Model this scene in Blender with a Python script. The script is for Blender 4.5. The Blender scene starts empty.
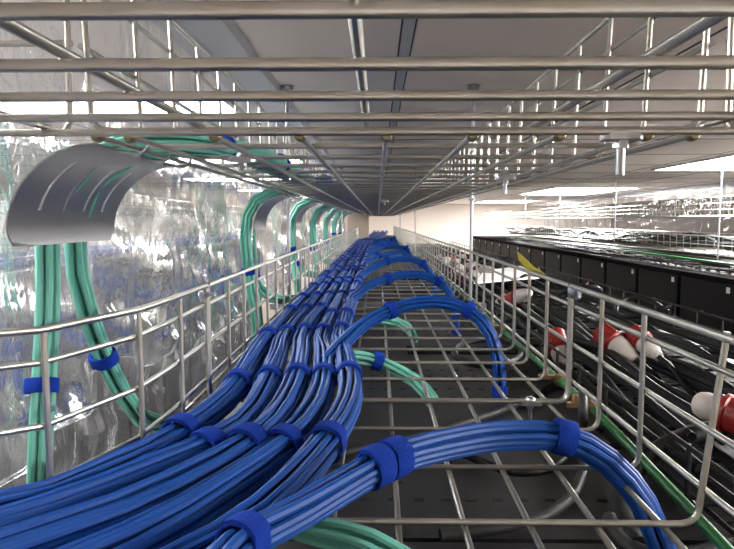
import bpy, math, random
from math import sin, cos, pi, tan, atan, sqrt, radians
from mathutils import Vector, Matrix

S = bpy.context.scene
COL = S.collection
random.seed(7)
ZC = 2.31                       # height of the camera above the raised floor; lengths below are measured from the lens
FPX, CX, CY = 620.0, 367.0, 274.5
PITCH, YAW = radians(4.98), radians(1.0)

# ------------------------------------------------------------------ camera
cd = bpy.data.cameras.new('camera'); cam = bpy.data.objects.new('camera', cd); COL.objects.link(cam)
cam.location = (0, 0, ZC)
cam.rotation_euler = (pi/2 - PITCH, 0, YAW)
cd.sensor_fit = 'HORIZONTAL'; cd.sensor_width = 36.0; cd.lens = 36.0*FPX/734.0
cd.clip_start = 0.01; cd.clip_end = 100
S.camera = cam
RM = cam.rotation_euler.to_matrix()

def at(px, py, Y=None, X=None, Z=None):
    """point of the place met by the sight line through a pixel of the photo, on the plane y=Y, x=X or z=Z (relative to the lens)"""
    d = RM @ Vector(((px-CX)/FPX, -(py-CY)/FPX, -1.0))
    t = Y/d.y if Y is not None else (X/d.x if X is not None else Z/d.z)
    return d*t

# ------------------------------------------------------------------ materials
def mat(name, color, rough=.5, metal=0.0, spec=.5, noise=None, bump=None, coat=0.0, emit=None, sheen=0.0):
    m = bpy.data.materials.new(name); m.use_nodes = True
    nt = m.node_tree; b = nt.nodes['Principled BSDF']
    b.inputs['Base Color'].default_value = (*color, 1)
    b.inputs['Roughness'].default_value = rough
    b.inputs['Metallic'].default_value = metal
    b.inputs['Specular IOR Level'].default_value = spec
    b.inputs['Coat Weight'].default_value = coat
    b.inputs['Sheen Weight'].default_value = sheen
    tc = nt.nodes.new('ShaderNodeTexCoord')
    if noise:
        sc, amt, col2 = noise
        n = nt.nodes.new('ShaderNodeTexNoise'); n.inputs['Scale'].default_value = sc; n.inputs['Detail'].default_value = 4
        mx = nt.nodes.new('ShaderNodeMix'); mx.data_type = 'RGBA'
        mx.inputs[6].default_value = (*color, 1); mx.inputs[7].default_value = (*col2, 1)
        r = nt.nodes.new('ShaderNodeMapRange'); r.inputs[1].default_value = .35; r.inputs[2].default_value = .7; r.inputs[4].default_value = amt
        nt.links.new(tc.outputs['Object'], n.inputs['Vector']); nt.links.new(n.outputs['Fac'], r.inputs[0])
        nt.links.new(r.outputs[0], mx.inputs[0]); nt.links.new(mx.outputs[2], b.inputs['Base Color'])
    if bump:
        sc, st = bump
        n = nt.nodes.new('ShaderNodeTexNoise'); n.inputs['Scale'].default_value = sc; n.inputs['Detail'].default_value = 3
        bp = nt.nodes.new('ShaderNodeBump'); bp.inputs['Strength'].default_value = st; bp.inputs['Distance'].default_value = .002
        nt.links.new(tc.outputs['Object'], n.inputs['Vector']); nt.links.new(n.outputs['Fac'], bp.inputs['Height'])
        nt.links.new(bp.outputs[0], b.inputs['Normal'])
    if emit:
        b.inputs['Emission Color'].default_value = (*emit[0], 1); b.inputs['Emission Strength'].default_value = emit[1]
    return m

M = {
 'zinc': mat('galvanised wire', (.38, .375, .355), .34, .92, noise=(28, .7, (.31, .285, .23)), bump=(180, .15)),
 'steel': mat('bright steel', (.36, .37, .40), .32, .95),
 'weld': mat('brassy weld', (.30, .24, .13), .4, .85),
 'blue': mat('blue cable jacket', (.0070, .051, .235), .44, 0, .18),
 'strap': mat('blue hook and loop fabric', (.005, .030, .25), .9, 0, .1, bump=(900, .8)),
 'aqua': mat('aqua cable jacket', (.105, .345, .275), .45, 0, .35),
 'plate': mat('brushed grey plate', (.27, .27, .285), .42, .85, bump=(60, .1)),
 'rack': mat('black powder coat', (.0068, .0062, .0066), .6, 0, .15, bump=(700, .25)),
 'racktop': mat('black rack roof', (.020, .019, .020), .45, 0, .4, bump=(500, .2)),
 'slot': mat('slot opening', (.002, .002, .002), .9),
 'brush': mat('black bristle', (.008, .008, .008), .95, bump=(900, 1.0)),
 'blackwire': mat('black coated wire', (.006, .006, .0065), .4, 0, .4),
 'blackcable': mat('black rubber cable', (.0055, .0055, .006), .5, 0, .22),
 'greycable': mat('dark grey conduit', (.018, .017, .0175), .5, 0, .3),
 'green': mat('green earth wire', (.004, .085, .016), .38, 0, .4),
 'brass': mat('brass clamp', (.17, .095, .045), .45, .8),
 'red': mat('red plug plastic', (.20, .012, .010), .38, 0, .4),
 'white': mat('white plug plastic', (.42, .38, .35), .45, 0, .4),
 'label': mat('white sticker', (.85, .83, .82), .6),
 'reddot': mat('red mark', (.5, .02, .02), .5),
 'yellow': mat('yellow tape', (.42, .35, .012), .6),
 'paper': mat('white sheet', (.85, .84, .84), .7),
 'ceil': mat('ceiling tile', (.86, .775, .72), .85, bump=(300, .1)),
 'tbar': mat('ceiling bar', (.50, .50, .53), .5),
 'darkseam': mat('ceiling seam', (.05, .05, .055), .8),
 'alu': mat('pale aluminium', (.55, .56, .60), .5, 0),
 'wall': mat('white painted wall', (.70, .64, .59), .8),
 'beige': mat('beige pillar paint', (.42, .34, .275), .8),
 'wallbrown': mat('brown grey wall paint', (.20, .175, .16), .8),
 'roofmatt': mat('matt black roof', (.014, .013, .0135), .95, 0, 0),
 'floor': mat('raised floor tile', (.80, .79, .78), .45, bump=(40, .05)),
 'lamp': mat('light diffuser', (.9, .9, .9), .5, emit=((1.0, .97, .94), 9.0)),
 'lampframe': mat('white lamp frame', (.75, .75, .75), .5),
}

def clear_plastic():
    m = bpy.data.materials.new('clear plastic film'); m.use_nodes = True
    nt = m.node_tree; nt.nodes.clear()
    out = nt.nodes.new('ShaderNodeOutputMaterial')
    tr = nt.nodes.new('ShaderNodeBsdfTransparent'); tr.inputs[0].default_value = (.93, .945, .96, 1)
    gl = nt.nodes.new('ShaderNodeBsdfGlossy'); gl.inputs['Roughness'].default_value = .07
    df = nt.nodes.new('ShaderNodeBsdfTranslucent'); df.inputs[0].default_value = (.85, .87, .92, 1)
    lw = nt.nodes.new('ShaderNodeLayerWeight'); lw.inputs['Blend'].default_value = .28
    tc = nt.nodes.new('ShaderNodeTexCoord')
    mp = nt.nodes.new('ShaderNodeMapping'); mp.inputs['Scale'].default_value = (1, 11, 3)
    n = nt.nodes.new('ShaderNodeTexNoise'); n.inputs['Scale'].default_value = 1.6; n.inputs['Detail'].default_value = 5; n.inputs['Distortion'].default_value = .6
    bp = nt.nodes.new('ShaderNodeBump'); bp.inputs['Strength'].default_value = .55; bp.inputs['Distance'].default_value = .02
    m1 = nt.nodes.new('ShaderNodeMixShader'); m2 = nt.nodes.new('ShaderNodeMixShader')
    m1.inputs[0].default_value = .04
    L = nt.links.new
    L(tc.outputs['Object'], mp.inputs['Vector']); L(mp.outputs[0], n.inputs['Vector']); L(n.outputs['Fac'], bp.inputs['Height'])
    L(bp.outputs[0], gl.inputs['Normal']); L(bp.outputs[0], lw.inputs['Normal'])
    L(tr.outputs[0], m1.inputs[1]); L(df.outputs[0], m1.inputs[2])
    ma = nt.nodes.new('ShaderNodeMath'); ma.operation = 'MULTIPLY_ADD'; ma.inputs[1].default_value = .48; ma.inputs[2].default_value = .03
    L(lw.outputs['Fresnel'], ma.inputs[0]); L(ma.outputs[0], m2.inputs[0])
    L(m1.outputs[0], m2.inputs[1]); L(gl.outputs[0], m2.inputs[2]); L(m2.outputs[0], out.inputs[0])
    return m
M['film'] = clear_plastic()

# ------------------------------------------------------------------ mesh helpers
def cr(pts, n=8):
    """smooth curve through points"""
    P = [Vector(p) for p in pts]
    if len(P) < 3: return P
    P = [2*P[0]-P[1]] + P + [2*P[-1]-P[-2]]
    out = []
    for i in range(1, len(P)-2):
        a, b, c, d = P[i-1:i+3]
        for k in range(n):
            t = k/n
            out.append(.5*((2*b)+(c-a)*t+(2*a-5*b+4*c-d)*t*t+(3*b-a-3*c+d)*t**3))
    out.append(P[-2]); return out

def frames(P):
    T = []
    for i in range(len(P)):
        a = P[max(i-1, 0)]; b = P[min(i+1, len(P)-1)]
        T.append((b-a).normalized())
    up = Vector((0, 0, 1)) if abs(T[0].z) < .8 else Vector((1, 0, 0))
    N = [(up - T[0]*up.dot(T[0])).normalized()]
    for i in range(1, len(P)):
        n = N[-1] - T[i]*N[-1].dot(T[i]); N.append(n.normalized() if n.length > 1e-6 else N[-1])
    return T, N

class MB:
    def __init__(s): s.v = []; s.f = []
    def tube(s, P, r, n=7, closed=False, cap=True):
        P = [Vector(p) for p in P]
        T, N = frames(P)
        b = len(s.v); m = len(P)
        for i, p in enumerate(P):
            B = T[i].cross(N[i]); rr = r[i] if isinstance(r, (list, tuple)) else r
            for k in range(n):
                a = 2*pi*k/n
                s.v.append(p + N[i]*(rr*cos(a)) + B*(rr*sin(a)))
        for i in range(m if closed else m-1):
            j = (i+1) % m
            for k in range(n):
                l = (k+1) % n
                s.f.append((b+i*n+k, b+i*n+l, b+j*n+l, b+j*n+k))
        if cap and not closed:
            s.f.append(tuple(b+k for k in range(n))[::-1]); s.f.append(tuple(b+(m-1)*n+k for k in range(n)))
        return s
    def box(s, x0, x1, y0, y1, z0, z1, bev=0.0, Mx=None):
        b = len(s.v)
        if bev:
            # chamfered along the vertical edges
            pr = [(x0+bev, y0), (x1-bev, y0), (x1, y0+bev), (x1, y1-bev), (x1-bev, y1), (x0+bev, y1), (x0, y1-bev), (x0, y0+bev)]
            k = len(pr)
            vs = [Vector((x, y, z0)) for x, y in pr] + [Vector((x, y, z1)) for x, y in pr]
            fs = [tuple(range(k))[::-1], tuple(range(k, 2*k))] + [(i, (i+1) % k, (i+1) % k+k, i+k) for i in range(k)]
        else:
            vs = [Vector((x, y, z)) for z in (z0, z1) for x, y in ((x0, y0), (x1, y0), (x1, y1), (x0, y1))]
            fs = [(3, 2, 1, 0), (4, 5, 6, 7), (0, 1, 5, 4), (1, 2, 6, 5), (2, 3, 7, 6), (3, 0, 4, 7)]
        if Mx is not None: vs = [Mx @ v for v in vs]
        s.v += vs; s.f += [tuple(b+i for i in f) for f in fs]; return s
    def lathe(s, prof, Mx, n=20):
        """profile of (radius, height) turned about the local z axis"""
        b = len(s.v); m = len(prof)
        for r, h in prof:
            for k in range(n):
                a = 2*pi*k/n; s.v.append(Mx @ Vector((r*cos(a), r*sin(a), h)))
        for i in range(m-1):
            for k in range(n):
                l = (k+1) % n; s.f.append((b+i*n+k, b+i*n+l, b+(i+1)*n+l, b+(i+1)*n+k))
        s.f.append(tuple(b+k for k in range(n))[::-1]); s.f.append(tuple(b+(m-1)*n+k for k in range(n))); return s
    def prism(s, poly, ext):
        """closed outline of 3d points pushed along ext"""
        b = len(s.v); k = len(poly); ext = Vector(ext)
        s.v += [Vector(p) for p in poly] + [Vector(p)+ext for p in poly]
        s.f += [tuple(b+i for i in range(k))[::-1], tuple(b+k+i for i in range(k))]
        s.f += [(b+i, b+(i+1) % k, b+k+(i+1) % k, b+k+i) for i in range(k)]; return s
    def build(s, name, m, parent=None, origin=None, smooth=True):
        """vertices are relative to the lens; the object sits at its origin (its thing's base)"""
        me = bpy.data.meshes.new(name)
        if parent is not None: o0 = Vector(parent['_o'])
        elif origin is not None: o0 = Vector(origin)
        else:
            xs = [v[0] for v in s.v]; ys = [v[1] for v in s.v]; zs = [v[2] for v in s.v]
            o0 = Vector(((min(xs)+max(xs))/2, (min(ys)+max(ys))/2, min(zs)))
        me.from_pydata([tuple(Vector(v)-o0) for v in s.v], [], s.f); me.update()
        me.materials.append(M[m])
        if smooth:
            me.polygons.foreach_set('use_smooth', [True]*len(me.polygons))
            try: me.set_sharp_from_angle(angle=radians(40))
            except Exception: pass
        o = bpy.data.objects.new(name, me); COL.objects.link(o)
        o['_o'] = tuple(o0)
        if parent is not None: o.parent = parent
        else: o.location = o0 + Vector((0, 0, ZC))
        return o

def tag(o, label, cat, group=None, kind=None):
    if label: o['label'] = label
    if cat: o['category'] = cat
    if group: o['group'] = group
    if kind: o['kind'] = kind
    return o
def thing(name, base, label, cat, group=None):
    o = bpy.data.objects.new(name, None); COL.objects.link(o)
    o.empty_display_size = .05
    o.location = Vector(base) + Vector((0, 0, ZC)); o['_o'] = tuple(base)
    return tag(o, label, cat, group)
def struct(name, mb, m, **k):
    o = mb.build(name, m, smooth=False, **k); o['kind'] = 'structure'; return o
def dup(root, off, label=None):
    off = Vector(off)
    r = root.copy(); COL.objects.link(r); r.location = root.location + off
    r['_o'] = tuple(Vector(root['_o'])+off)
    if label: r['label'] = label
    for ch in list(root.children):
        c = ch.copy(); COL.objects.link(c); c.parent = r
        for g in list(ch.children):
            d = g.copy(); COL.objects.link(d); d.parent = c
    return r
ORD = ['first', 'second', 'third', 'fourth', 'fifth', 'sixth', 'seventh', 'eighth', 'ninth', 'tenth', 'eleventh', 'twelfth', 'thirteenth', 'fourteenth', 'fifteenth', 'sixteenth', 'seventeenth', 'eighteenth', 'nineteenth', 'twentieth', 'twenty-first']

# ------------------------------------------------------------------ room shell
XL, XR, Y0, Y1, HC = -3.4, 5.2, -2.6, 14.0, .365
struct('floor', MB().box(XL-.1, XR+.1, Y0-.1, Y1+.1, -ZC-.1, -ZC), 'floor')
struct('ceiling', MB().box(XL-.1, XR+.1, Y0-.1, Y1+.1, HC, HC+.1), 'ceil')
struct('wall_left', MB().box(XL-.1, XL, Y0, Y1, -ZC, HC), 'wall')
struct('wall_right', MB().box(XR, XR+.1, Y0, Y1, -ZC, HC), 'wallbrown')
struct('wall_far', MB().box(XL-.1, XR+.1, Y1, Y1+.1, -ZC, HC), 'wall')
struct('wall_near', MB().box(XL-.1, XR+.1, Y0-.1, Y0, -ZC, HC), 'wall')
struct('pillar_beige', MB().box(-.32, -.10, 6.6, 7.0, -ZC, HC), 'beige')
# seams between the ceiling panels, and the flat bar between two rows of them
g = MB()
for k in range(-2, 22): g.box(XL, XR, .90+.65*k-.0025, .90+.65*k+.0025, HC-.0015, HC+.001)
for x in (-1.75, -1.15, -.36, .66, 1.27, 1.87, 2.47, 3.07, 3.67, 4.27): g.box(x-.0025, x+.0025, Y0, Y1, HC-.0015, HC+.001)
struct('trim_1', g, 'darkseam')
b = MB().box(.046, .068, Y0, Y1, HC-.004, HC+.001); struct('trim_2', b, 'tbar')
b = MB().box(.0425, .046, Y0, Y1, HC-.003, HC+.001).box(.068, .0715, Y0, Y1, HC-.003, HC+.001); struct('trim_3', b, 'darkseam')
# dropped edge of the ceiling over the next row
struct('trim_4', MB().box(3.30, 3.42, Y0, Y1, HC-.055, HC), 'alu')

# ------------------------------------------------------------------ ceiling lights
def light(x0, x1, y0, y1, label, group):
    t = thing('ceiling_light', ((x0+x1)/2, (y0+y1)/2, HC-.012), label, 'light', group)
    f = .02
    MB().box(x0-f, x1+f, y0-f, y0, HC-.014, HC).box(x0-f, x1+f, y1, y1+f, HC-.014, HC).box(x0-f, x0, y0, y1, HC-.014, HC).box(x1, x1+f, y0, y1, HC-.014, HC).build('frame', 'lampframe', t, smooth=False)
    MB().box(x0, x1, y0, y1, HC-.010, HC-.001).build('diffuser', 'lamp', t, smooth=False)
gR = 'bright ceiling panels over the right aisle'
light(1.95, 2.85, 3.15, 4.45, 'largest bright ceiling light panel, upper right above the black racks', gR)
light(1.95, 2.85, 6.9, 8.6, 'second bright ceiling light panel, just beyond the largest one', gR)
light(1.95, 2.85, 11.2, 12.6, 'small distant ceiling light panel nearest the far white wall', gR)
light(1.6, 2.6, -.6, .6, 'bright ceiling panel beside the camera over the right aisle', gR)
light(1.7, 2.7, 1.2, 2.3, 'added fill light panel on the ceiling, unseen, right of the trays', gR)  # extra panel added out of view to brighten the trays
gL = 'bright ceiling strips over the left aisle'
ly = [.55, 2.0, 3.7, 5.4, 7.4, 9.6]
for k, y in enumerate(ly):
    light(-1.65, -.46, y-.14, y+.14, '%s bright ceiling strip behind the clear curtain, counted from the camera' % ORD[k], gL)

# ------------------------------------------------------------------ wire trays
def wall_pt(path, y):
    for (xa, ya), (xb, yb) in zip(path, path[1:]):
        if min(ya, yb) <= y <= max(ya, yb): return xa + (xb-xa)*(y-ya)/(yb-ya)
    return path[0][0]

def tray(name, label, group, left, right, zf, zt, ys, longs, rails, r=.0024, m='zinc', n=7, lean=.010, leanR=None, ztR=None, railsR=None, sides='LR', extend=(0, 0), flare=None):
    """basket tray: left/right are plan paths [(x,y)...] of the two walls; ys the cross wires; longs the lengthwise floor wires"""
    ya, yb = ys[0]-extend[0], ys[-1]+extend[1]
    lean0, zt0 = lean, zt
    leanR = lean if leanR is None else leanR; ztR = zt if ztR is None else ztR; railsR = railsR or rails
    t = thing(name, ((left[0][0]+right[0][0])/2, ys[0], zf), label, 'cable tray', group)
    fm = MB()
    for x in longs:
        xa = x
        fm.tube([(xa, ya, zf-2*r*.9), (xa, yb, zf-2*r*.9)], r, n)
    R = .012
    L_, R_ = MB(), MB()
    for y in ys:
        xl, xr = wall_pt(left, y), wall_pt(right, y)
        fm.tube([(xl+R, y, zf), (xr-R, y, zf)], r, n)
        for mbk, x, sg in ((L_, xl, 1), (R_, xr, -1)):
            lean, zt = (lean0, zt0) if sg > 0 else (leanR, ztR)
            if flare and sg < 0 and y == ys[flare[0]]: lean += flare[1]
            pts = [(x+sg*R, y, zf)] + [(x+sg*R*(1-sin(a)), y, zf+R*(1-cos(a))) for a in (pi/6, pi/3, pi/2)] + [(x-sg*lean, y, zt)]
            mbk.tube(pts, r, n)
    fm.build('floor_mesh', m, t)
    for mbk, path, sg, nm in ((L_, left, 1, 'L'), (R_, right, -1, 'R')):
        if nm not in sides: continue
        lean, zt, rl = (lean0, zt0, rails) if nm == 'L' else (leanR, ztR, railsR)
        def shift(z, d): return [(x-sg*(lean*(z-zf)/(zt-zf)+d), y, z) for x, y in path]
        for z in rl: mbk.tube(shift(z, 2*r*.9), r, n)
        mbk.build('side_mesh', m, t)
        MB().tube(shift(zt, 0), r*1.25, n).build('edge_rail', m, t)
    return t

ZF, ZT = -.22, -.0785
LS, CSP = .0485, .1017
lx = [-.2276+.0486*i for i in range(10)]
XW = .2325; XL_ = .207
RAILS = RAILS_R = (-.103, -.150, -.195)
RK = dict(lean=.0, leanR=.0, ztR=-.0785, railsR=RAILS_R)
LP = 'lower basket trays'
# the nearest length, whose left wall turns away
nl = [(-.62, .16), (-.34, .365), (-.241, .438), (-.211, .54), (-XL_, .62), (-XL_, .742)]
near = tray('wire_basket_tray', 'nearest length of the lower galvanised wire tray, left side bending outwards under the blue cables', LP,
            nl, [(XW+.006, .10), (XW+.001, .43), (XW, .55), (XW, .742)], ZF, ZT, [.438-CSP*k for k in (3, 2, 1, 0)] + [.438+CSP, .438+2*CSP, .742], lx, RAILS, r=.0024, n=9, flare=(3, .014), **RK)
seg_y = [.749, 3.70, 6.65, 9.3]
lab = ['long lower galvanised wire tray running away from the clamp, with blue branches arching over it',
       'middle length of the lower wire tray, beyond the hanger rods',
       'farthest length of the lower wire tray, at the vanishing point beside the beige pillar']
low = []
for k in range(3):
    ya, yb = seg_y[k], seg_y[k+1]-.03
    nn = round((yb-ya)/CSP); ys = [ya+(yb-ya)*i/nn for i in range(nn+1)]
    low.append(tray('wire_basket_tray', lab[k], LP, [(-XL_, ya), (-XL_, yb)], [(XW, ya), (XW, yb)], ZF, ZT, ys, lx, RAILS, r=.0024 if k == 0 else .0022, n=7 if k == 0 else 5, **RK))

HU, HUT = .060, .203
UX = .2285
up_l = [.006+.0617*k for k in range(-3, 4)] + [-.203, .2235]
UP = 'upper basket trays'
RU = (.124, .172)
# crossing junction right above the lens: its closely spaced wires run across
jt = thing('wire_basket_tray', (0, .1, HU), 'upper tray junction right overhead, thick out-of-focus wires running across the frame top', 'cable tray', UP)
mb = MB()
jy = [.060+.0615*i for i in range(7)]
for y in jy: mb.tube([(-.95, y, HU), (.95, y, HU)], .0026, 10)
for x in (-.446, -.338, -.230, -.122, -.0075, .107, .222, .330, .44): mb.tube([(x, .04, HU+.0046), (x, .436, HU+.0046)], .0024, 9)
mb.build('floor_mesh', 'zinc', jt)
for sg, xa in ((-1, .215), (1, .240)):
    mb = MB()
    xs = [xa+.10*i for i in range(8)]
    for x in xs:
        mb.tube([(sg*x, .429, HU), (sg*x, .437, HU+.008), (sg*x, .440, HUT)], .0023, 8)
    for z in RU: mb.tube([(sg*xa, .444, z), (sg*.95, .444, z)], .0023, 8)
    mb.build('side_mesh', 'zinc', jt)
    MB().tube([(sg*xa, .440, HUT), (sg*.95, .440, HUT)], .0028, 8).build('edge_rail', 'zinc', jt)
uy = [.452, 3.45, 6.5, 9.2]
ulab = ['long upper galvanised wire tray hanging overhead, seen from underneath, nearest length', 'middle length of the upper wire tray, with blue cables lying in it', 'farthest length of the upper wire tray, ending over the far aisle']
ups = []
for k in range(3):
    ya, yb = uy[k], uy[k+1]-.04
    nn = round((yb-ya)/.0955); ys = [ya+(yb-ya)*i/nn for i in range(nn+1)]
    ups.append(tray('wire_basket_tray', ulab[k], UP, [(-XL_, ya), (-XL_, yb)], [(UX, ya), (UX, yb)], HU+.0045, HUT, ys, up_l, RU, r=.0023 if k == 0 else .0021, n=8 if k == 0 else 5, lean=.004))
# brassy weld knobs where the lengthwise wires of the upper tray start
mb = MB()
for x in up_l: mb.lathe([(.0034, -.004), (.0044, -.002), (.0044, .003), (.003, .0055)], Matrix.Translation((x, .453, HU+.0005)) @ Matrix.Rotation(pi/2, 4, 'X'), 10)
tag(mb.build('wire_end', 'weld', ups[0]), 'brassy welded wire ends', None)

def bolt(parent, p, axis, r=.0055, L=.022, name='splice_clamp'):
    """clamping plate with a hex nut and a threaded bolt"""
    A = Vector(axis).normalized(); q = A.to_track_quat('Z', 'Y').to_matrix().to_4x4(); X = Matrix.Translation(p) @ q
    c = MB().box(-.013, .013, -.008, .008, -.0022, .0022, .003, X).build(name, 'steel', parent)
    mb = MB(); mb.lathe([(r, .0022), (r, .0075)], X, 6); mb.lathe([(r*.55, .0075), (r*.55, L)], X, 12)
    mb.lathe([(r*1.3, -.0022), (r*1.5, -.0035), (r*1.2, -.006), (r*.3, -.0072)][::-1], X, 14)
    mb.build('bolt', 'steel', c)
def tagp(o, l): o['label'] = l
bolt(near, (XW+.003, .742, -.086), (1, .15, .1), .0048, .016)
bolt(near, (.187, .746, ZF-.002), (0, 0, -1), .0045, .02)
bolt(near, (-XL_-.003, .742, -.090), (1, 0, .1), .0042, .013)
bolt(ups[0], at(621, 137, Z=HU-.003), (0, 0, -1), .0055, .026)
bolt(ups[0], (.168, .83, HU-.003), (0, 0, -1), .0045, .022)
bolt(ups[0], (-.13, .60, HU-.002), (0, 0, -1), .004, .010)
bolt(ups[0], (.02, 1.9, HU-.002), (0, 0, -1), .004, .012)

# hanger rods from the ceiling that carry both trays
def hanger(x, y, label):
    t = thing('hanger_rod', (x, y, -.24), label, 'hanger rod', 'threaded rods carrying the trays')
    MB().tube([(x, y, -.245), (x, y, HC)], .0048, 8).build('rod', 'steel', t)
    X = Matrix.Translation((x, y, HC-.012))
    MB().lathe([(.016, .0), (.016, .009), (.020, .0115)], X, 12).build('ceiling_flange', 'steel', t)
    for z in (-.235, HU-.006): MB().lathe([(.0095, 0), (.0095, .007)], Matrix.Translation((x, y, z)), 6).build('nut', 'steel', t)
for y, w in ((1.72, 'first pair'), (4.3, 'second pair'), (7.2, 'third pair')):
    for x, s in ((-.248, 'beside the left wall'), (.258, 'beside the right wall')):
        hanger(x, y, 'threaded steel rod %s of the trays, in the %s of rods' % (s, w))
        if x < 0:
            tb = MB().box(-.30, .30, y-.018, y+.018, ZF-.027, ZF-.0095)
            tag(tb.build('support_bar', 'steel', smooth=False), 'flat steel bar under the lower tray at the %s of hanger rods' % w, 'support bar', 'bars under the lower tray')

# ------------------------------------------------------------------ cable bundles
def resample(P, step0, grow=.02):
    """points along a polyline, close together near the lens and wider apart far away"""
    out = [P[0]]; acc = 0.0
    for a, b in zip(P, P[1:]):
        seg = (b-a).length; pos = 0.0
        while True:
            step = step0*(1+grow*max(b.y, 0)/.05*.5)
            if acc + (seg-pos) >= step:
                pos += step-acc; acc = 0.0; out.append(a+(b-a)*(pos/seg))
            else:
                acc += seg-pos; break
    if (out[-1]-P[-1]).length > step0*.3: out.append(P[-1])
    return out

def bundle_frames(P):
    T = []
    for i in range(len(P)):
        a = P[max(i-1, 0)]; b = P[min(i+1, len(P)-1)]; T.append((b-a).normalized())
    T2, N = frames(P)
    return T, N

def ring_strap(mb, c, T, N, a, b, w, th, n=24):
    """a band of hook-and-loop fabric wrapped round a bundle: half-axes a (across N x T), b (along N)"""
    B = T.cross(N)
    prof = [(-w/2, 0.0), (-w/2, th*.8), (-w/2+.0012, th), (w/2-.0012, th), (w/2, th*.8), (w/2, 0.0)]
    base = len(mb.v); m = len(prof)
    for k in range(n):
        t = 2*pi*k/n
        # the loose end overlaps on one side
        e = th*.9 if 2 <= k <= 7 else 0
        for (l, h) in prof:
            mb.v.append(c + T*l + B*((a+h+e*(h > 0))*cos(t)) + N*((b+h+e*(h > 0))*sin(t)))
    for k in range(n):
        j = (k+1) % n
        for i in range(m):
            l = (i+1) % m
            mb.f.append((base+k*m+i, base+k*m+l, base+j*m+l, base+j*m+i))

def bundle(name, label, group, ctrl, rings, rc, straps, m='blue', seed=1, step=.02, flat=1.0, sides=7, grow=.4, sw=.015, cat='cable bundle', smoothn=10, strap_pts=None, wob=.25, taper_in=None, pinch=.0):
    """cables laid on rings [(radius, count)...] about a smooth path, bound by straps at the given fractions / y positions"""
    rnd = random.Random(seed)
    P = resample(cr(ctrl, smoothn), step, grow)
    T, N = bundle_frames(P)
    t = thing(name, P[0], label, cat, group)
    Rout = max(r for r, c in rings)+rc
    sidx = []
    for q in straps:
        if isinstance(q, float): sidx.append(min(range(len(P)), key=lambda i: abs(P[i].y-q)))
        else: v = Vector(q); sidx.append(min(range(len(P)), key=lambda i: (P[i]-v).length))
    for (R, cnt) in rings:
        ph = rnd.random()*6
        for c in range(cnt):
            a0 = 2*pi*c/cnt+ph; w1, w2, w3 = rnd.uniform(3, 7), rnd.uniform(0, 6), rnd.uniform(0, 6)
            pts = []
            s = 0.0
            for i, p in enumerate(P):
                if i: s += (P[i]-P[i-1]).length
                a = a0 + wob*sin(s*w1+w2) + .06*sin(s*23+w3)
                rr = R*(1+.10*sin(s*w1*1.7+w3))
                B = T[i].cross(N[i])
                pts.append(p + B*(rr*cos(a)) + N[i]*(rr*sin(a)*flat))
            MB().tube(pts, rc, sides, cap=True).build('cable', m, t)
    for i in sidx:
        sb = MB(); ring_strap(sb, P[i], T[i], N[i], Rout+.0006, Rout*flat+.0006, sw, .0021, 22 if P[i].y < 2.2 else 12)
        tag(sb.build('tie_strap', 'strap', t), 'blue fabric hook-and-loop strap' if m != 'blue' else None, None)
    return t

strap_y = [.543, .76, 1.045, 1.305, 1.56, 1.81] + [2.07+.26*k for k in range(17)]
ZB = -.1995
main = [
 [(-.52, .240), (-.37, .335), (-.262, .400), (-.226, .434), (-.209, .485), (-.186, .545), (-.170, .70), (-.182, .90), (-.187, 1.05)],
 [(-.47, .200), (-.34, .295), (-.240, .378), (-.175, .470), (-.134, .560), (-.132, .70), (-.146, .90), (-.157, 1.05)],
 [(-.42, .160), (-.31, .260), (-.221, .348), (-.160, .420), (-.107, .550), (-.098, .70), (-.112, .90), (-.126, 1.05)],
 [(-.36, .120), (-.27, .225), (-.175, .335), (-.128, .410), (-.080, .550), (-.066, .70), (-.080, .90), (-.096, 1.05)],
 [(-.30, .090), (-.22, .200), (-.120, .325), (-.078, .400), (-.045, .540), (-.032, .66), (-.036, .76), (-.050, .90), (-.065, 1.05)],
]
blab = ['leftmost of the five blue cable bundles, lying against the left wall of the lower tray', 'second of the five blue cable bundles from the left wall', 'middle one of the five blue cable bundles in the lower tray',
        'fourth of the five blue cable bundles from the left wall', 'fifth blue cable bundle, nearest the open wire floor, bulging to the right']
ends = [6.4, 6.4, 6.3, 6.2, 6.0]
for k, pl in enumerate(main):
    xe = -.1875+.0308*k
    ctrl = [Vector((x, y, ZB+.0015*((k*7+i*3) % 3))) for i, (x, y) in enumerate(pl)]
    ctrl += [Vector((xe+.003*sin(k*3+i), y, ZB)) for i, y in enumerate((1.5, 2.2, 3.2, 4.4, ends[k]))]
    st = [min(y+(-.006 if k % 2 else .005), 99) for y in strap_y]
    bundle('cable_bundle', blab[k], 'blue cable bundles along the lower tray', ctrl, [(.0123, 15), (.0070, 7)], .0027, st, seed=11+k, step=.016, sides=7, sw=.018)
# blue heap where the run meets the far end
for k in range(4):
    x = -.05+.06*k
    c = [Vector((-.13+.03*k, 6.1, ZB)), Vector((x, 6.9, ZB+.02)), Vector((x+.03*sin(k), 7.6, ZB+.05)), Vector((x, 8.4, ZB+.06)), Vector((x, 9.1, ZB+.03))]
    bundle('cable_bundle', '%s blue cable bundle heaped where the tray ends, counted from the pillar' % ORD[k], 'blue bundles at the far end', c, [(.016, 9)], .006, [7.0, 7.8, 8.6], seed=40+k, step=.09, sides=5)

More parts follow.
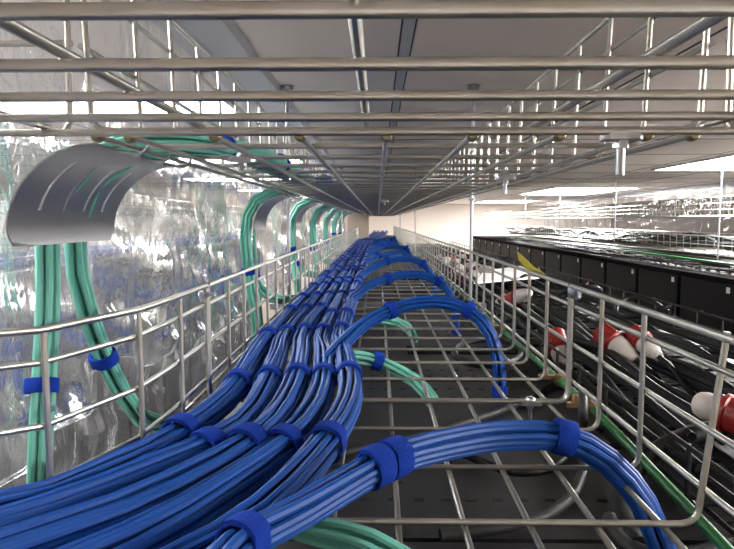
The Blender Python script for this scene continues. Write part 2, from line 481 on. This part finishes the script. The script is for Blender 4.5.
# branches arching to the right and dropping through the tray floor
def w(px, py, Y): return at(px, py, Y=Y)
br = [at(200, 590, Y=.28), at(240, 545, Y=.340), at(300, 512, Y=.385), at(385, 463, Y=.452), at(440, 446, Y=.490), at(500, 436, Y=.520), at(562, 438, Y=.530), at(607, 461, Y=.526), at(641, 500, Y=.512), at(662, 549, Y=.510), at(672, 600, Y=.510)]
br = [Vector((p.x, p.y, max(p.z, -.300))) for p in br]
bundle('cable_branch', 'nearest blue cable branch arching right through two straps, in front of the open floor', 'blue branches dropping off the tray', br,
       [(.0088, 8), (.003, 2)], .0033, [br[1], w(370, 472, .441), w(397, 458, .460), br[6]], seed=60, step=.007, sides=8, sw=.017, wob=.12)
by = [1.06, 1.66, 2.24, 2.83, 3.42, 4.0, 4.6, 5.2]
for k, y in enumerate(by):
    h = [.0, -.004, .004, .0, .006, .002, 0, .004][k]
    c = [(-.075, y-.22, -.198), (-.052, y-.11, -.187), (-.018, y-.04, -.168), (.030, y, -.152+h), (.065, y+.015, -.144+h), (.115, y+.02, -.143+h), (.165, y+.015, -.160+h), (.197, y+.005, -.200), (.209, y, -.250), (.212, y, -.300)]
    c = [Vector(p) for p in c]
    tb = bundle('cable_branch', '%s blue cable branch arching over the tray floor, counted from the camera' % ORD[k+1], 'blue branches dropping off the tray', c,
           [(.0088, 8), (.003, 2)], .0030, [c[3], c[6]], seed=70+k, step=.014 if k < 3 else .03, sides=6, sw=.015, wob=.12, grow=.1)
    MB().box(.200, .224, y-.012, y+.012, -.306, -.285, .003).build('plug', 'strap', tb)

# blue bundle lying in the upper tray
for k in range(3):
    x = -.185+.036*k
    c = [Vector((x+.03*(2-k), 1.35, HU+.023)), Vector((x, 1.9, HU+.023)), Vector((x, 3.4, HU+.023)), Vector((x, 5.0, HU+.023)), Vector((x, 6.4, HU+.023))]
    bundle('cable_bundle', '%s blue cable bundle in the upper tray overhead, counted from its left wall' % ORD[k], 'blue bundles in the upper tray', c, [(.0125, 11)], .0036, [1.8+.5*j for j in range(9)], seed=90+k, step=.05, sides=5)

# aqua fibre cables: down over the chutes, and along the upper tray
wy = [.570, 1.43, 2.16, 2.88, 3.60, 4.32, 5.04]
def chute(y, hl, label):
    """curved plate hooked on the upper tray wall, with long slots"""
    t = thing('waterfall_plate', (-.222, y, HU), label, 'cable chute', 'curved plates on the upper tray')
    R, na = .072, 32
    cols = [-1, -.93, -.60, -.555, -.20, -.155, .20, .245, .60, .645, 1.0]
    slots = {2, 4, 6, 8} - set()
    solid = []
    vs, fs = [], []
    for i in range(na+1):
        a = (pi/2)*1.06*i/na
        x = -.214 - R*sin(a); z = HU-.002 - R*(1-cos(a))
        for c in cols:
            rr = .0
            y_ = y + hl*c
            if i >= na-3 and abs(c) == 1: y_ = y + hl*c*(1-.012*(i-na+4)**1.5)
            vs.append(Vector((x, y_, z)))
    m = len(cols)
    for i in range(na):
        for j in range(m-1):
            if j in slots and 10 <= i <= 23: continue
            fs.append((i*m+j, i*m+j+1, (i+1)*m+j+1, (i+1)*m+j))
    mb = MB(); mb.v = vs; mb.f = fs
    o = mb.build('curved_plate', 'plate', t, smooth=False)
    so = o.modifiers.new('thickness', 'SOLIDIFY'); so.thickness = .0016; so.offset = 0
    for s in (-.6, 0, .6):
        yy = y+hl*s
        MB().tube(cr([(-.216, yy, HU-.004), (-.196, yy, HU-.006), (-.188, yy, HU+.001), (-.194, yy, HU+.006)], 4), .0015, 6).build('hook', 'steel', t)
for k, y in enumerate(wy):
    lb = 'large curved grey steel chute with four slots, above the nearest aqua cables' if k == 0 else '%s curved steel chute along the upper tray, counted from the large one' % ORD[k]
    chute(y if k == 0 else y+.075, .097 if k == 0 else .080, lb)
GA = 'aqua cables hanging from the chutes'
up0 = [(-.165, 1.5, .080), (-.165, .95, .080), (-.168, .72, .080), (-.185, .615, .082)]
A1 = [(-.160, 1.15, .078), (-.165, .85, .078), (-.178, .66, .080), (-.222, .570, .072), (-.268, .562, .050), (-.298, .560, .0), (-.300, .555, -.06), (-.297, .540, -.12), (-.293, .522, -.17), (-.290, .508, -.222), (-.288, .50, -.29)]
bundle('aqua_cable_bundle', 'left of two aqua cable bunches under the large chute, hanging straight down', GA, [Vector(p) for p in A1], [(.0072, 6)], .0032, [(-.296, .535, -.135), (-.172, .70, .08)], 'aqua', 101, step=.014, sides=8, sw=.013, wob=.10)
A2 = [(-.135, 1.25, .078), (-.138, .95, .079), (-.150, .76, .081), (-.212, .625, .074), (-.268, .607, .050), (-.297, .605, .0), (-.299, .612, -.06), (-.294, .630, -.115), (-.287, .650, -.160), (-.280, .680, -.205), (-.270, .715, -.240), (-.235, .78, -.275)]
bundle('aqua_cable_bundle', 'right of two aqua cable bunches under the large chute, curving down into the lower tray', GA, [Vector(p) for p in A2], [(.0078, 7)], .0032, [(-.292, .636, -.135), (-.141, .88, .08)], 'aqua', 102, step=.014, sides=8, sw=.013, wob=.25)
for k, y in enumerate(wy[1:]):
    for j, dy in enumerate((.015, .065)):
        c = [(-.15-.02*j, y+.8, .080), (-.165-.01*j, y+.35, .080), (-.20, y+dy+.06, .080), (-.276, y+dy, .052), (-.306, y+dy, .0), (-.306, y+dy, -.08), (-.300, y+dy+.01, -.15)] + ([(-.265, y+dy+.05, -.195), (-.22, y+dy+.12, -.205)] if j else [(-.285, y+dy, -.22), (-.284, y+dy, -.30)])
        bundle('aqua_cable_bundle', '%s aqua cable bunch under the %s small curved chute from the camera' % (('near', 'far')[j], ORD[k]), GA, [Vector(p) for p in c], [(.0095, 6)], .0040, [(-.304, y+dy, -.105-.035*j)], 'aqua', 110+2*k+j, step=.025, sides=6, sw=.016, grow=.05)
# aqua branches under the tray floor on the right of the blue run
GB = 'aqua branches under the tray floor'
for pl, lb, sd in (
  ([(255, 512, .42), (320, 530, .40), (370, 543, .385), (430, 580, .36)], 'aqua cables below the tray floor at the bottom edge, left of centre', 140),
  ([(340, 355, .90), (372, 360, .93), (400, 372, .93), (420, 385, .915), (433, 402, .895)], 'aqua cable branch with one blue strap, dipping through the floor beyond the clamp', 141),
  ([(370, 318, 1.28), (395, 322, 1.32), (408, 328, 1.31), (415, 340, 1.27)], 'small aqua cable branch behind the arching blue branch', 142)):
    c = [at(x, y, Y=d) for x, y, d in pl]; c = [Vector((p.x, p.y, max(p.z, -.298))) for p in c]
    bundle('aqua_cable_branch', lb, GB, c, [(.008, 6)], .0030, [c[1]] if sd == 141 else [], 'aqua', sd, step=.015, sides=6, grow=.05, wob=.15)

# ------------------------------------------------------------------ racks
def slots_mb(x0, x1, y0, y1, z):
    mb = MB()
    for yy in (y0+.035, y0+.085, y1-.115, y1-.06):
        x = x0+.06
        while x < x1-.06:
            mb.box(x, x+.011, yy, yy+.006, z, z+.0006); x += .029
    for xx in (x0+.30,):
        for k in range(4): mb.box(xx, xx+.010, y0+.13+.028*k, y0+.136+.028*k, z, z+.0006)
    return mb
def rack(x0, x1, y0, yw, ztop, face, label, group, door_stickers=False, top='racktop', plain=False):
    t = thing('server_rack', ((x0+x1)/2, y0+yw/2, -ZC), label, 'server rack', group)
    g = .004
    MB().box(x0+.03, x1-.03, y0+g, y0+yw-g, -ZC, ztop-.03, .006).build('body', 'rack', t)
    MB().box(x0, x1, y0+g, y0+yw-g, ztop-.03, ztop, .004).build('roof_panel', top, t)
    if not plain:
        slots_mb(x0, x1, y0, y0+yw, ztop).build('roof_vent', 'slot', t)
        bm = MB().box(x0+.36, x0+.60, y0+.25, y0+.31, ztop, ztop+.006, .003).build('brush_entry', 'brush', t)
        MB().box(x0+.35, x0+.61, y0+.243, y0+.25, ztop, ztop+.005).box(x0+.35, x0+.61, y0+.31, y0+.317, ztop, ztop+.005).build('brush_rim', 'rack', t)
    xf = x0 if face < 0 else x1
    d = MB().box(min(xf, xf+face*-.03), max(xf, xf+face*-.03), y0+.020, y0+yw-.020, -ZC+.05, ztop-.032, .004).build('front_door', 'rack', t)
    if door_stickers:
        s = face
        MB().box(xf+s*.0015-.001, xf+s*.0015+.001, y0+.060, y0+.092, ztop-.075, ztop-.045).build('label_sticker', 'label', d, smooth=False)['label'] = 'small white label sticker'
        MB().box(xf+s*.0015-.001, xf+s*.0015+.001, y0+.30, y0+.335, ztop-.215, ztop-.200).build('door_mark', 'reddot', d, smooth=False)['label'] = 'small red mark'
    return t
RT = -.31
gN = 'near rack row under the trays'
r0 = rack(-.28, .82, -.02, .60, RT, 1, 'black rack under the nearest end of the lower tray, slotted roof at the frame bottom', gN)
for k in range(1, 14):
    dup(r0, (0, .6*k, 0), '%s black rack roof under the lower tray, counted away from the camera' % ORD[k])
gF = 'rack row across the right aisle'
f0 = rack(1.80, 2.88, .12, .60, RT+.012, -1, 'black rack across the aisle, nearest of the right-hand row', gF, True, top='roofmatt', plain=True)
for k in range(1, 20):
    dup(f0, (0, .60*k, 0), 'black rack door across the right aisle, %s along that row' % ORD[k])
gW = 'rack row behind the clear curtain'
l0 = rack(-2.55, -1.48, .0, .60, RT, 1, 'black rack behind the clear curtain, nearest of the left-hand row', gW, False, plain=True)
for k in range(1, 13):
    dup(l0, (0, .60*k, 0), 'black rack behind the clear curtain, %s along the left row' % ORD[k])

# ------------------------------------------------------------------ clear plastic curtains
def sheet(x, y0, y1, zt, zb, label, group, seed, amp=.010, ny=90, nz=22):
    rnd = random.Random(seed); mb = MB()
    ph = [rnd.uniform(0, 6) for _ in range(8)]
    for i in range(nz+1):
        v = i/nz
        for j in range(ny+1):
            y = y0+(y1-y0)*j/ny
            fold = sin(y*38+ph[0]+1.5*sin(y*7+ph[1])) * .5 + sin(y*91+ph[2]+2*v)*.22 + sin(y*17+ph[3]+3*v)*.5
            hem = .022*sin(y*11+ph[4]) + .012*sin(y*31+ph[5])
            zz = zt + (zb+hem-zt)*v
            crumple = .006*sin(zz*60+y*13+ph[6])*v + .004*sin(zz*140+y*45+ph[7])*v
            mb.v.append(Vector((x + amp*fold*(.25+.75*v) + crumple, y, zz)))
    m = ny+1
    for i in range(nz):
        for j in range(ny): mb.f.append((i*m+j, i*m+j+1, (i+1)*m+j+1, (i+1)*m+j))
    # turned hem along the bottom edge
    t = thing('plastic_curtain', (x, (y0+y1)/2, zb), label, 'plastic curtain', group)
    mb.build('sheet', 'film', t)
    hb = MB().tube([mb.v[nz*m+j] for j in range(m)], .0024, 6); hb.build('hem', 'film', t)
gC = 'clear curtain sheets on the left'
cy = [.20, 1.25, 2.35, 3.6, 5.0, 6.5]
cl = ['crumpled clear plastic curtain sheet behind the large chute and nearest aqua cables', 'clear plastic curtain sheet behind the first small chute', 'clear plastic curtain sheet beyond the left hanger rod', 'clear plastic curtain sheet, fourth along the left side', 'farthest clear plastic curtain sheet, beside the beige pillar']
for k in range(5):
    sheet(-.345-.004*(k % 2), cy[k]-.06, cy[k+1], HC-.015, -.235-.02*(k % 2) if k else -.215, cl[k], gC, 200+k, amp=.012)
tag(MB().box(-.385, -.265, Y0+.02, 6.58, HC-.028, HC).build('curtain_rail', 'alu', smooth=False), 'pale flat aluminium rail along the ceiling that carries the left clear curtain', 'curtain rail')
sheet(-.385, .45, 1.9, .02, -.42, 'lower crumpled clear plastic sheet hanging behind the nearest curtain sheet', gC, 221, amp=.016)
gD = 'clear curtain sheets on the right'
for k in range(5):
    sheet(3.2, 1.0+2.2*k, 3.24+2.2*k, HC-.005, -.20, 'clear plastic curtain sheet above the right-hand racks, %s from the camera' % ORD[k], gD, 230+k, amp=.03, ny=120)

# ------------------------------------------------------------------ trays and cables over the neighbouring rows
def far_tray(x0, x1, y0, y1, zf, zt, label, group, m='zinc', cs=.10, r=.0026, rails=1):
    nn = round((y1-y0)/cs); ys = [y0+(y1-y0)*i/nn for i in range(nn+1)]
    nl_ = round((x1-x0)/.1); longs = [x0+(x1-x0)*i/nl_ for i in range(nl_+1)]
    return tray('wire_basket_tray', label, group, [(x0, y0), (x0, y1)], [(x1, y0), (x1, y1)], zf, zt, ys, longs, [zf+(zt-zf)*(i+1)/(rails+1) for i in range(rails)], r=r, m=m, n=4, lean=.004)
far_tray(2.15, 2.65, .9, 7.0, -.215, -.10, 'lower wire tray above the right-hand racks, nearer length', 'trays over the right rack row')
far_tray(2.15, 2.65, 7.05, 12.6, -.215, -.10, 'lower wire tray above the right-hand racks, farther length', 'trays over the right rack row')
far_tray(2.15, 2.65, .9, 7.0, .03, .15, 'upper wire tray above the right-hand racks, nearer length', 'trays over the right rack row', rails=2, cs=.07)
far_tray(2.15, 2.65, 7.05, 12.6, .03, .15, 'upper wire tray above the right-hand racks, farther length', 'trays over the right rack row', rails=2)
far_tray(1.86, 2.08, .9, 9.0, -.288, -.235, 'black wire tray on the front edge of the right-hand racks', 'trays over the right rack row', 'blackwire', .1)
far_tray(-2.05, -1.55, .9, 7.5, -.215, -.10, 'lower wire tray over the racks behind the left curtain', 'trays over the left rack row')
far_tray(-2.05, -1.55, .9, 7.5, .04, .15, 'upper wire tray over the racks behind the left curtain', 'trays over the left rack row')
for k in range(3):
    x = -1.62-.055*k
    bundle('cable_bundle', '%s blue cable bundle behind the clear curtain, in the left-hand tray' % ORD[k], 'blue bundles behind the curtain', [Vector((x, 1.0, -.185)), Vector((x, 3, -.180)), Vector((x, 5, -.186)), Vector((x, 7.3, -.185))], [(.022, 9)], .009, [1.6, 2.5, 3.4, 4.3], seed=260+k, step=.12, sides=5)
def rod_between(x, y, z0, label, group):
    t = MB().tube([(x, y, z0), (x, y, HC)], .006, 6).build('hanger_rod', 'steel'); tag(t, label, 'hanger rod', group)
for k, y in enumerate((2.2, 3.9, 5.6, 7.3, 9.0)):
    rod_between(2.12, y, -.298, 'steel hanger rod above the right-hand racks, %s from the camera' % ORD[k], 'rods over the right rack row')

def cable(name, pts, r, m, label, cat, group=None, n=8, sm=8):
    o = MB().tube(cr([Vector(p) for p in pts], sm), r, n).build(name, m); return tag(o, label, cat, group)
cable('earth_cable', [(1.84, 1.2, -.225), (1.835, 2.5, -.222), (1.84, 3.4, -.226), (1.85, 4.6, -.224), (1.84, 6.0, -.226), (1.85, 8, -.226)], .007, 'green', 'green earth cable along the top of the right-hand racks', 'cable', None, 6)
rnd = random.Random(5)
for k in range(9):
    x = 1.90+.02*k; y0 = 1.0+rnd.random()
    pts = [(x+rnd.uniform(-.03, .03), y0+.45*i, -.277+.005*(k % 3)+(.03*max(0, sin(i*1.3+k)))) for i in range(17)]
    cable('power_cable', pts, .007, 'blackcable', 'loose black cable in the black tray on the right-hand racks', 'cable', 'black cables on the right-hand racks', 5, 4)
for k in range(15):
    x = 2.19+.03*k
    pts = [(x+rnd.uniform(-.03, .03), 1.2+.38*i+.1*rnd.random(), -.185+.012*(k % 3)+.065*max(0, rnd.uniform(-.7, 1))) for i in range(26)]
    cable('power_cable', pts, .012, 'blackcable', 'thick black cable heaped in the lower tray above the right-hand racks', 'cable', 'black cables in the right-hand tray', 6, 4)

# ------------------------------------------------------------------ power cables and plugs on the near racks
def black_basket():
    t = thing('black_wire_basket', (.55, .55, RT), 'low black coated wire basket on the rack roofs, full of black power cables', 'cable tray', None)
    r = .0028; zf, zt = RT+.022, RT+.085; x0, x1 = .315, .79
    fm, sl, sr, ft = MB(), MB(), MB(), MB()
    ys = [.50+.115*i for i in range(56)]
    for y in ys:
        fm.tube([(x0+.006, y, zf), (x1-.006, y, zf)], r, 6)
        for mb, x, s in ((sl, x0, 1), (sr, x1, -1)):
            mb.tube([(x+s*.008, y, zf), (x, y, zf+.007), (x, y, zt)], r, 6)
    for i in range(7): fm.tube([(x0+.02+.0725*i, ys[0], zf-.005), (x0+.02+.0725*i, ys[-1], zf-.005)], r, 6)
    for mb, x, s in ((sl, x0, -1), (sr, x1, 1)):
        for z in (zt, zf+.032): mb.tube([(x+s*.005, ys[0], z), (x+s*.005, ys[-1], z)], r, 6)
    for y in ys[::6]:
        for x in (x0+.03, x1-.03): ft.box(x-.012, x+.012, y-.012, y+.012, RT, zf-.0075)
    fm.build('floor_mesh', 'blackwire', t); sl.build('side_mesh', 'blackwire', t); sr.build('side_mesh', 'blackwire', t); ft.build('foot', 'blackwire', t)
black_basket()
rnd = random.Random(21)
for k in range(26):
    x = .345+.0165*k; y0 = .50 + .25*rnd.random(); y1 = y0+3.2+2.2*rnd.random()
    lay = (k % 3)
    n = int((y1-y0)/.22)
    pts = []
    xx = x
    for i in range(n+1):
        xx = min(max(xx+rnd.uniform(-.022, .022), .332), .775)
        pts.append((xx, y0+.22*i, RT+.033+.011*lay+.016*max(0, rnd.uniform(-.6, 1))))
    cable('power_cable', pts, .0055+.001*(k % 2), 'blackcable', 'thin black power cable lying along the black wire basket', 'cable', 'black power cables in the basket', 7, 5)
for k in range(6):
    y = 1.45+.42*k+.1*rnd.random(); x = .66-.03*(k % 3); R = .07
    pts = [(x+R*.8*cos(a), y+R*1.6*sin(a), RT+.085+.02*sin(a*1.5+k)+.003*i*.4) for i, a in enumerate([2*pi*i/14+.6*k for i in range(12)])]
    cable('power_cable', pts, .0058, 'blackcable', 'looped black power cable on top of the heap, %s loop from the camera' % ORD[k], 'cable', 'looped black power cables', 7, 4)

def plug(p, ax, s, label, round_end=False, tail=True):
    """industrial plug: red body with a ridged collar, white tapered cable gland"""
    A = Vector(ax).normalized(); X = Matrix.Translation(p) @ A.to_track_quat('Z', 'Y').to_matrix().to_4x4() @ Matrix.Scale(s, 4)
    t = thing('power_plug', p, label, 'power plug', 'red and white power plugs')
    MB().lathe([(.020, -.050), (.024, -.047), (.024, -.012), (.027, -.010), (.027, -.004), (.023, -.001), (.023, .002)], X, 22).build('body', 'red', t)['label'] = 'red plug body'
    rb = MB()
    for k in range(6):
        a = k*pi/3
        rb.box(-.003, .003, .0235, .0265, -.044, -.014, 0, X @ Matrix.Rotation(a, 4, 'Z'))
    rb.build('grip_rib', 'red', t)
    gp = [(.022, .002), (.023, .005), (.0225, .018), (.017, .040), (.0125, .052), (.0115, .060), (.008, .061)]
    if round_end: gp = [(.017, .002), (.018, .005), (.0195, .012), (.0195, .022), (.0165, .031), (.0110, .036), (.004, .038)]
    MB().lathe(gp, X, 22).build('gland', 'white', t)['label'] = 'white tapered gland'
    if tail:
        q = X @ Vector((0, 0, .058)); d = A*.1*s
        MB().tube(cr([q, q+d*.6, q+d+Vector((0, 0, -.012*s)), q+d*1.9+Vector((.01, 0, -.025*s))], 5), .0065*s, 8).build('cable_tail', 'blackcable', t)
    return t
plug(at(616, 344, X=.44), (.30, -.70, -.32), .86, 'largest red and white plug, lying centrally behind the right tray wall')
plug(at(644, 343, X=.48), (.2, -.9, -.35), .75, 'red plug half hidden behind the largest red and white plug')
plug(at(721, 411, X=.40), (-.60, .75, .12), .84, 'red plug with round white end at the right edge of the photo', round_end=True, tail=False)
plug(at(560, 350, X=.36), (.1, -.75, -.7), .85, 'red plug with white lower end, below the clamp bolt', tail=False)
plug(at(519, 297, X=.42), (.3, -.8, .3), .95, 'red plug with white cone just below the white sheet', tail=False)
plug(at(502, 303, X=.40), (-.4, -.8, -.1), .9, 'dull red plug left of the plug below the white sheet', tail=False)
for k, (px, py, X) in enumerate(((482, 272, .44), (468, 268, .48), (455, 264, .44), (459, 271, .36), (448, 261, .40), (472, 277, .38), (440, 258, .44), (463, 258, .62))):
    plug(at(px, py, X=X), (rnd.uniform(-.6, .6), -.8, rnd.uniform(-.3, .3)), 1.15, 'small distant red and white plug in the crowded basket, %s of that cluster' % ORD[k], tail=False)

# green earth wire with brass clamps outside the right wall
cable('earth_wire', [(.274, .20, -.278), (.273, .45, -.257), (.272, .60, -.246), (.272, .75, -.238), (.271, .9, -.237), (.272, 1.3, -.239), (.272, 1.9, -.237), (.273, 2.8, -.239), (.272, 4.2, -.239)], .0050, 'green', 'green earth wire running along the outside of the lower tray', 'cable', None, 10)
for k, y in enumerate((.775, .915, 1.35)):
    t = thing('brass_clamp', (.262, y, -.237), ['brass earth clamp beside the near tray clamp, by the conduit end', 'second brass earth clamp on the green wire, just farther along', 'small brass earth clamp on the green wire, farthest of the three'][k], 'clamp', 'brass clamps on the green wire')
    X = Matrix.Translation((.272, y, -.2375)) @ Matrix.Rotation(pi/2, 4, 'X')
    MB().lathe([(.0056, -.008), (.0085, -.007), (.0085, .007), (.0056, .008)], X, 14).build('collar', 'brass', t)
    MB().box(.240, .266, y-.004, y+.004, -.236, -.230, .002).build('lug', 'brass', t)
    MB().lathe([(.0045, 0), (.0045, .008), (.003, .010)], Matrix.Translation((.251, y, -.230)), 6).build('screw', 'brass', t)

# grey conduits lying on the rack roofs
zc = RT+.0085
def on_roof(px, py, dz=0): return at(px, py, Z=zc+dz)
cable('conduit', [at(583, 392, Y=.765), at(583, 412, Y=.735), on_roof(585, 445, .02), on_roof(583, 470, .008), on_roof(573, 494), on_roof(554, 511), on_roof(532, 520), on_roof(490, 530), on_roof(440, 535)], .0058, 'greycable', 'thick dark grey conduit curving down under the near tray floor', 'conduit', None, 12)
cable('conduit', [on_roof(300, 462), on_roof(400, 440), on_roof(455, 426), on_roof(492, 414), on_roof(523, 401), on_roof(560, 380), on_roof(600, 358, .01)], .0062, 'greycable', 'straight dark grey conduit crossing the rack roof beneath the floor clamp', 'conduit', None, 12)
cable('conduit', [on_roof(430, 440), on_roof(461, 453), on_roof(490, 465), on_roof(517, 472), on_roof(545, 470), on_roof(562, 460), on_roof(570, 440)], .0055, 'blackcable', 'short black conduit curve under the nearest arching blue branch', 'conduit', None, 10)
cable('cable_coil', [on_roof(640, 549), on_roof(622, 515), on_roof(630, 480, .01), on_roof(660, 450, .03), on_roof(705, 432, .045), on_roof(760, 430, .05), on_roof(830, 450, .05)], .012, 'blackcable', 'thick black cable looping up at the lower right corner', 'cable', None, 10)
cable('cable_coil', [on_roof(610, 520), on_roof(625, 545), on_roof(670, 560), on_roof(740, 545), on_roof(800, 540)], .009, 'greycable', 'grey cable end below the right tray corner', 'cable', None, 10)
rr = [on_roof(488+34*cos(a), 352+13*sin(a), .01+.004*a) for a in [2*pi*1.9*i/26 for i in range(27)]]
cable('cable_coil', rr, .007, 'blackcable', 'coiled black cable seen through the floor beside the second blue branch', 'cable coil', None, 8, 3)

# yellow tape flag on the right edge rail, white sheet on the basket
f = [at(517, 252, Y=1.32), at(519, 258, Y=1.31), at(545, 275.5, Y=1.06), at(543, 277, Y=1.05), at(527, 274, Y=1.06), at(538, 269, Y=1.12)]
a, b2, c2 = at(517, 251, Y=1.20), at(518.5, 260, Y=1.20), at(531, 268.5, Y=1.09)
d2, e2, f2 = at(545, 274, Y=1.01), at(543, 277.5, Y=1.01), at(526, 275, Y=1.03)
t = thing('yellow_tape', e2, 'yellow tape flag sticking up from the right edge rail', 'tape')
MB().prism([a, b2, c2+Vector((-.004, 0, -.004)), e2, d2, c2+Vector((.004, 0, .003))], (.0012, .0012, 0)).build('flag', 'yellow', t, smooth=False)
MB().prism([f2, e2, d2, c2], (.0012, .0014, 0)).build('tail', 'yellow', t, smooth=False)
p = [at(474, 284, Z=-.222), at(545, 278, Z=-.222), at(520, 267, Z=-.222), at(484, 272, Z=-.222)]
tag(MB().prism(p, (0, 0, .006)).build('paper_sheet', 'paper', smooth=False), 'white sheet lying on the power cables beside the yellow tape', 'sheet')

# ------------------------------------------------------------------ light and view
w_ = bpy.data.worlds.new('world'); S.world = w_; w_.use_nodes = True
w_.node_tree.nodes['Background'].inputs[0].default_value = (.02, .02, .022, 1)
S.view_settings.view_transform = 'Standard'
try: S.view_settings.look = 'None'
except Exception: pass
S.view_settings.gamma = 1; S.view_settings.use_curve_mapping = False
S.view_settings.exposure = 2.8
S.cycles.transparent_max_bounces = 24
S.cycles.max_bounces = 10
for o in S.objects:
    if '_o' in o: del o['_o']
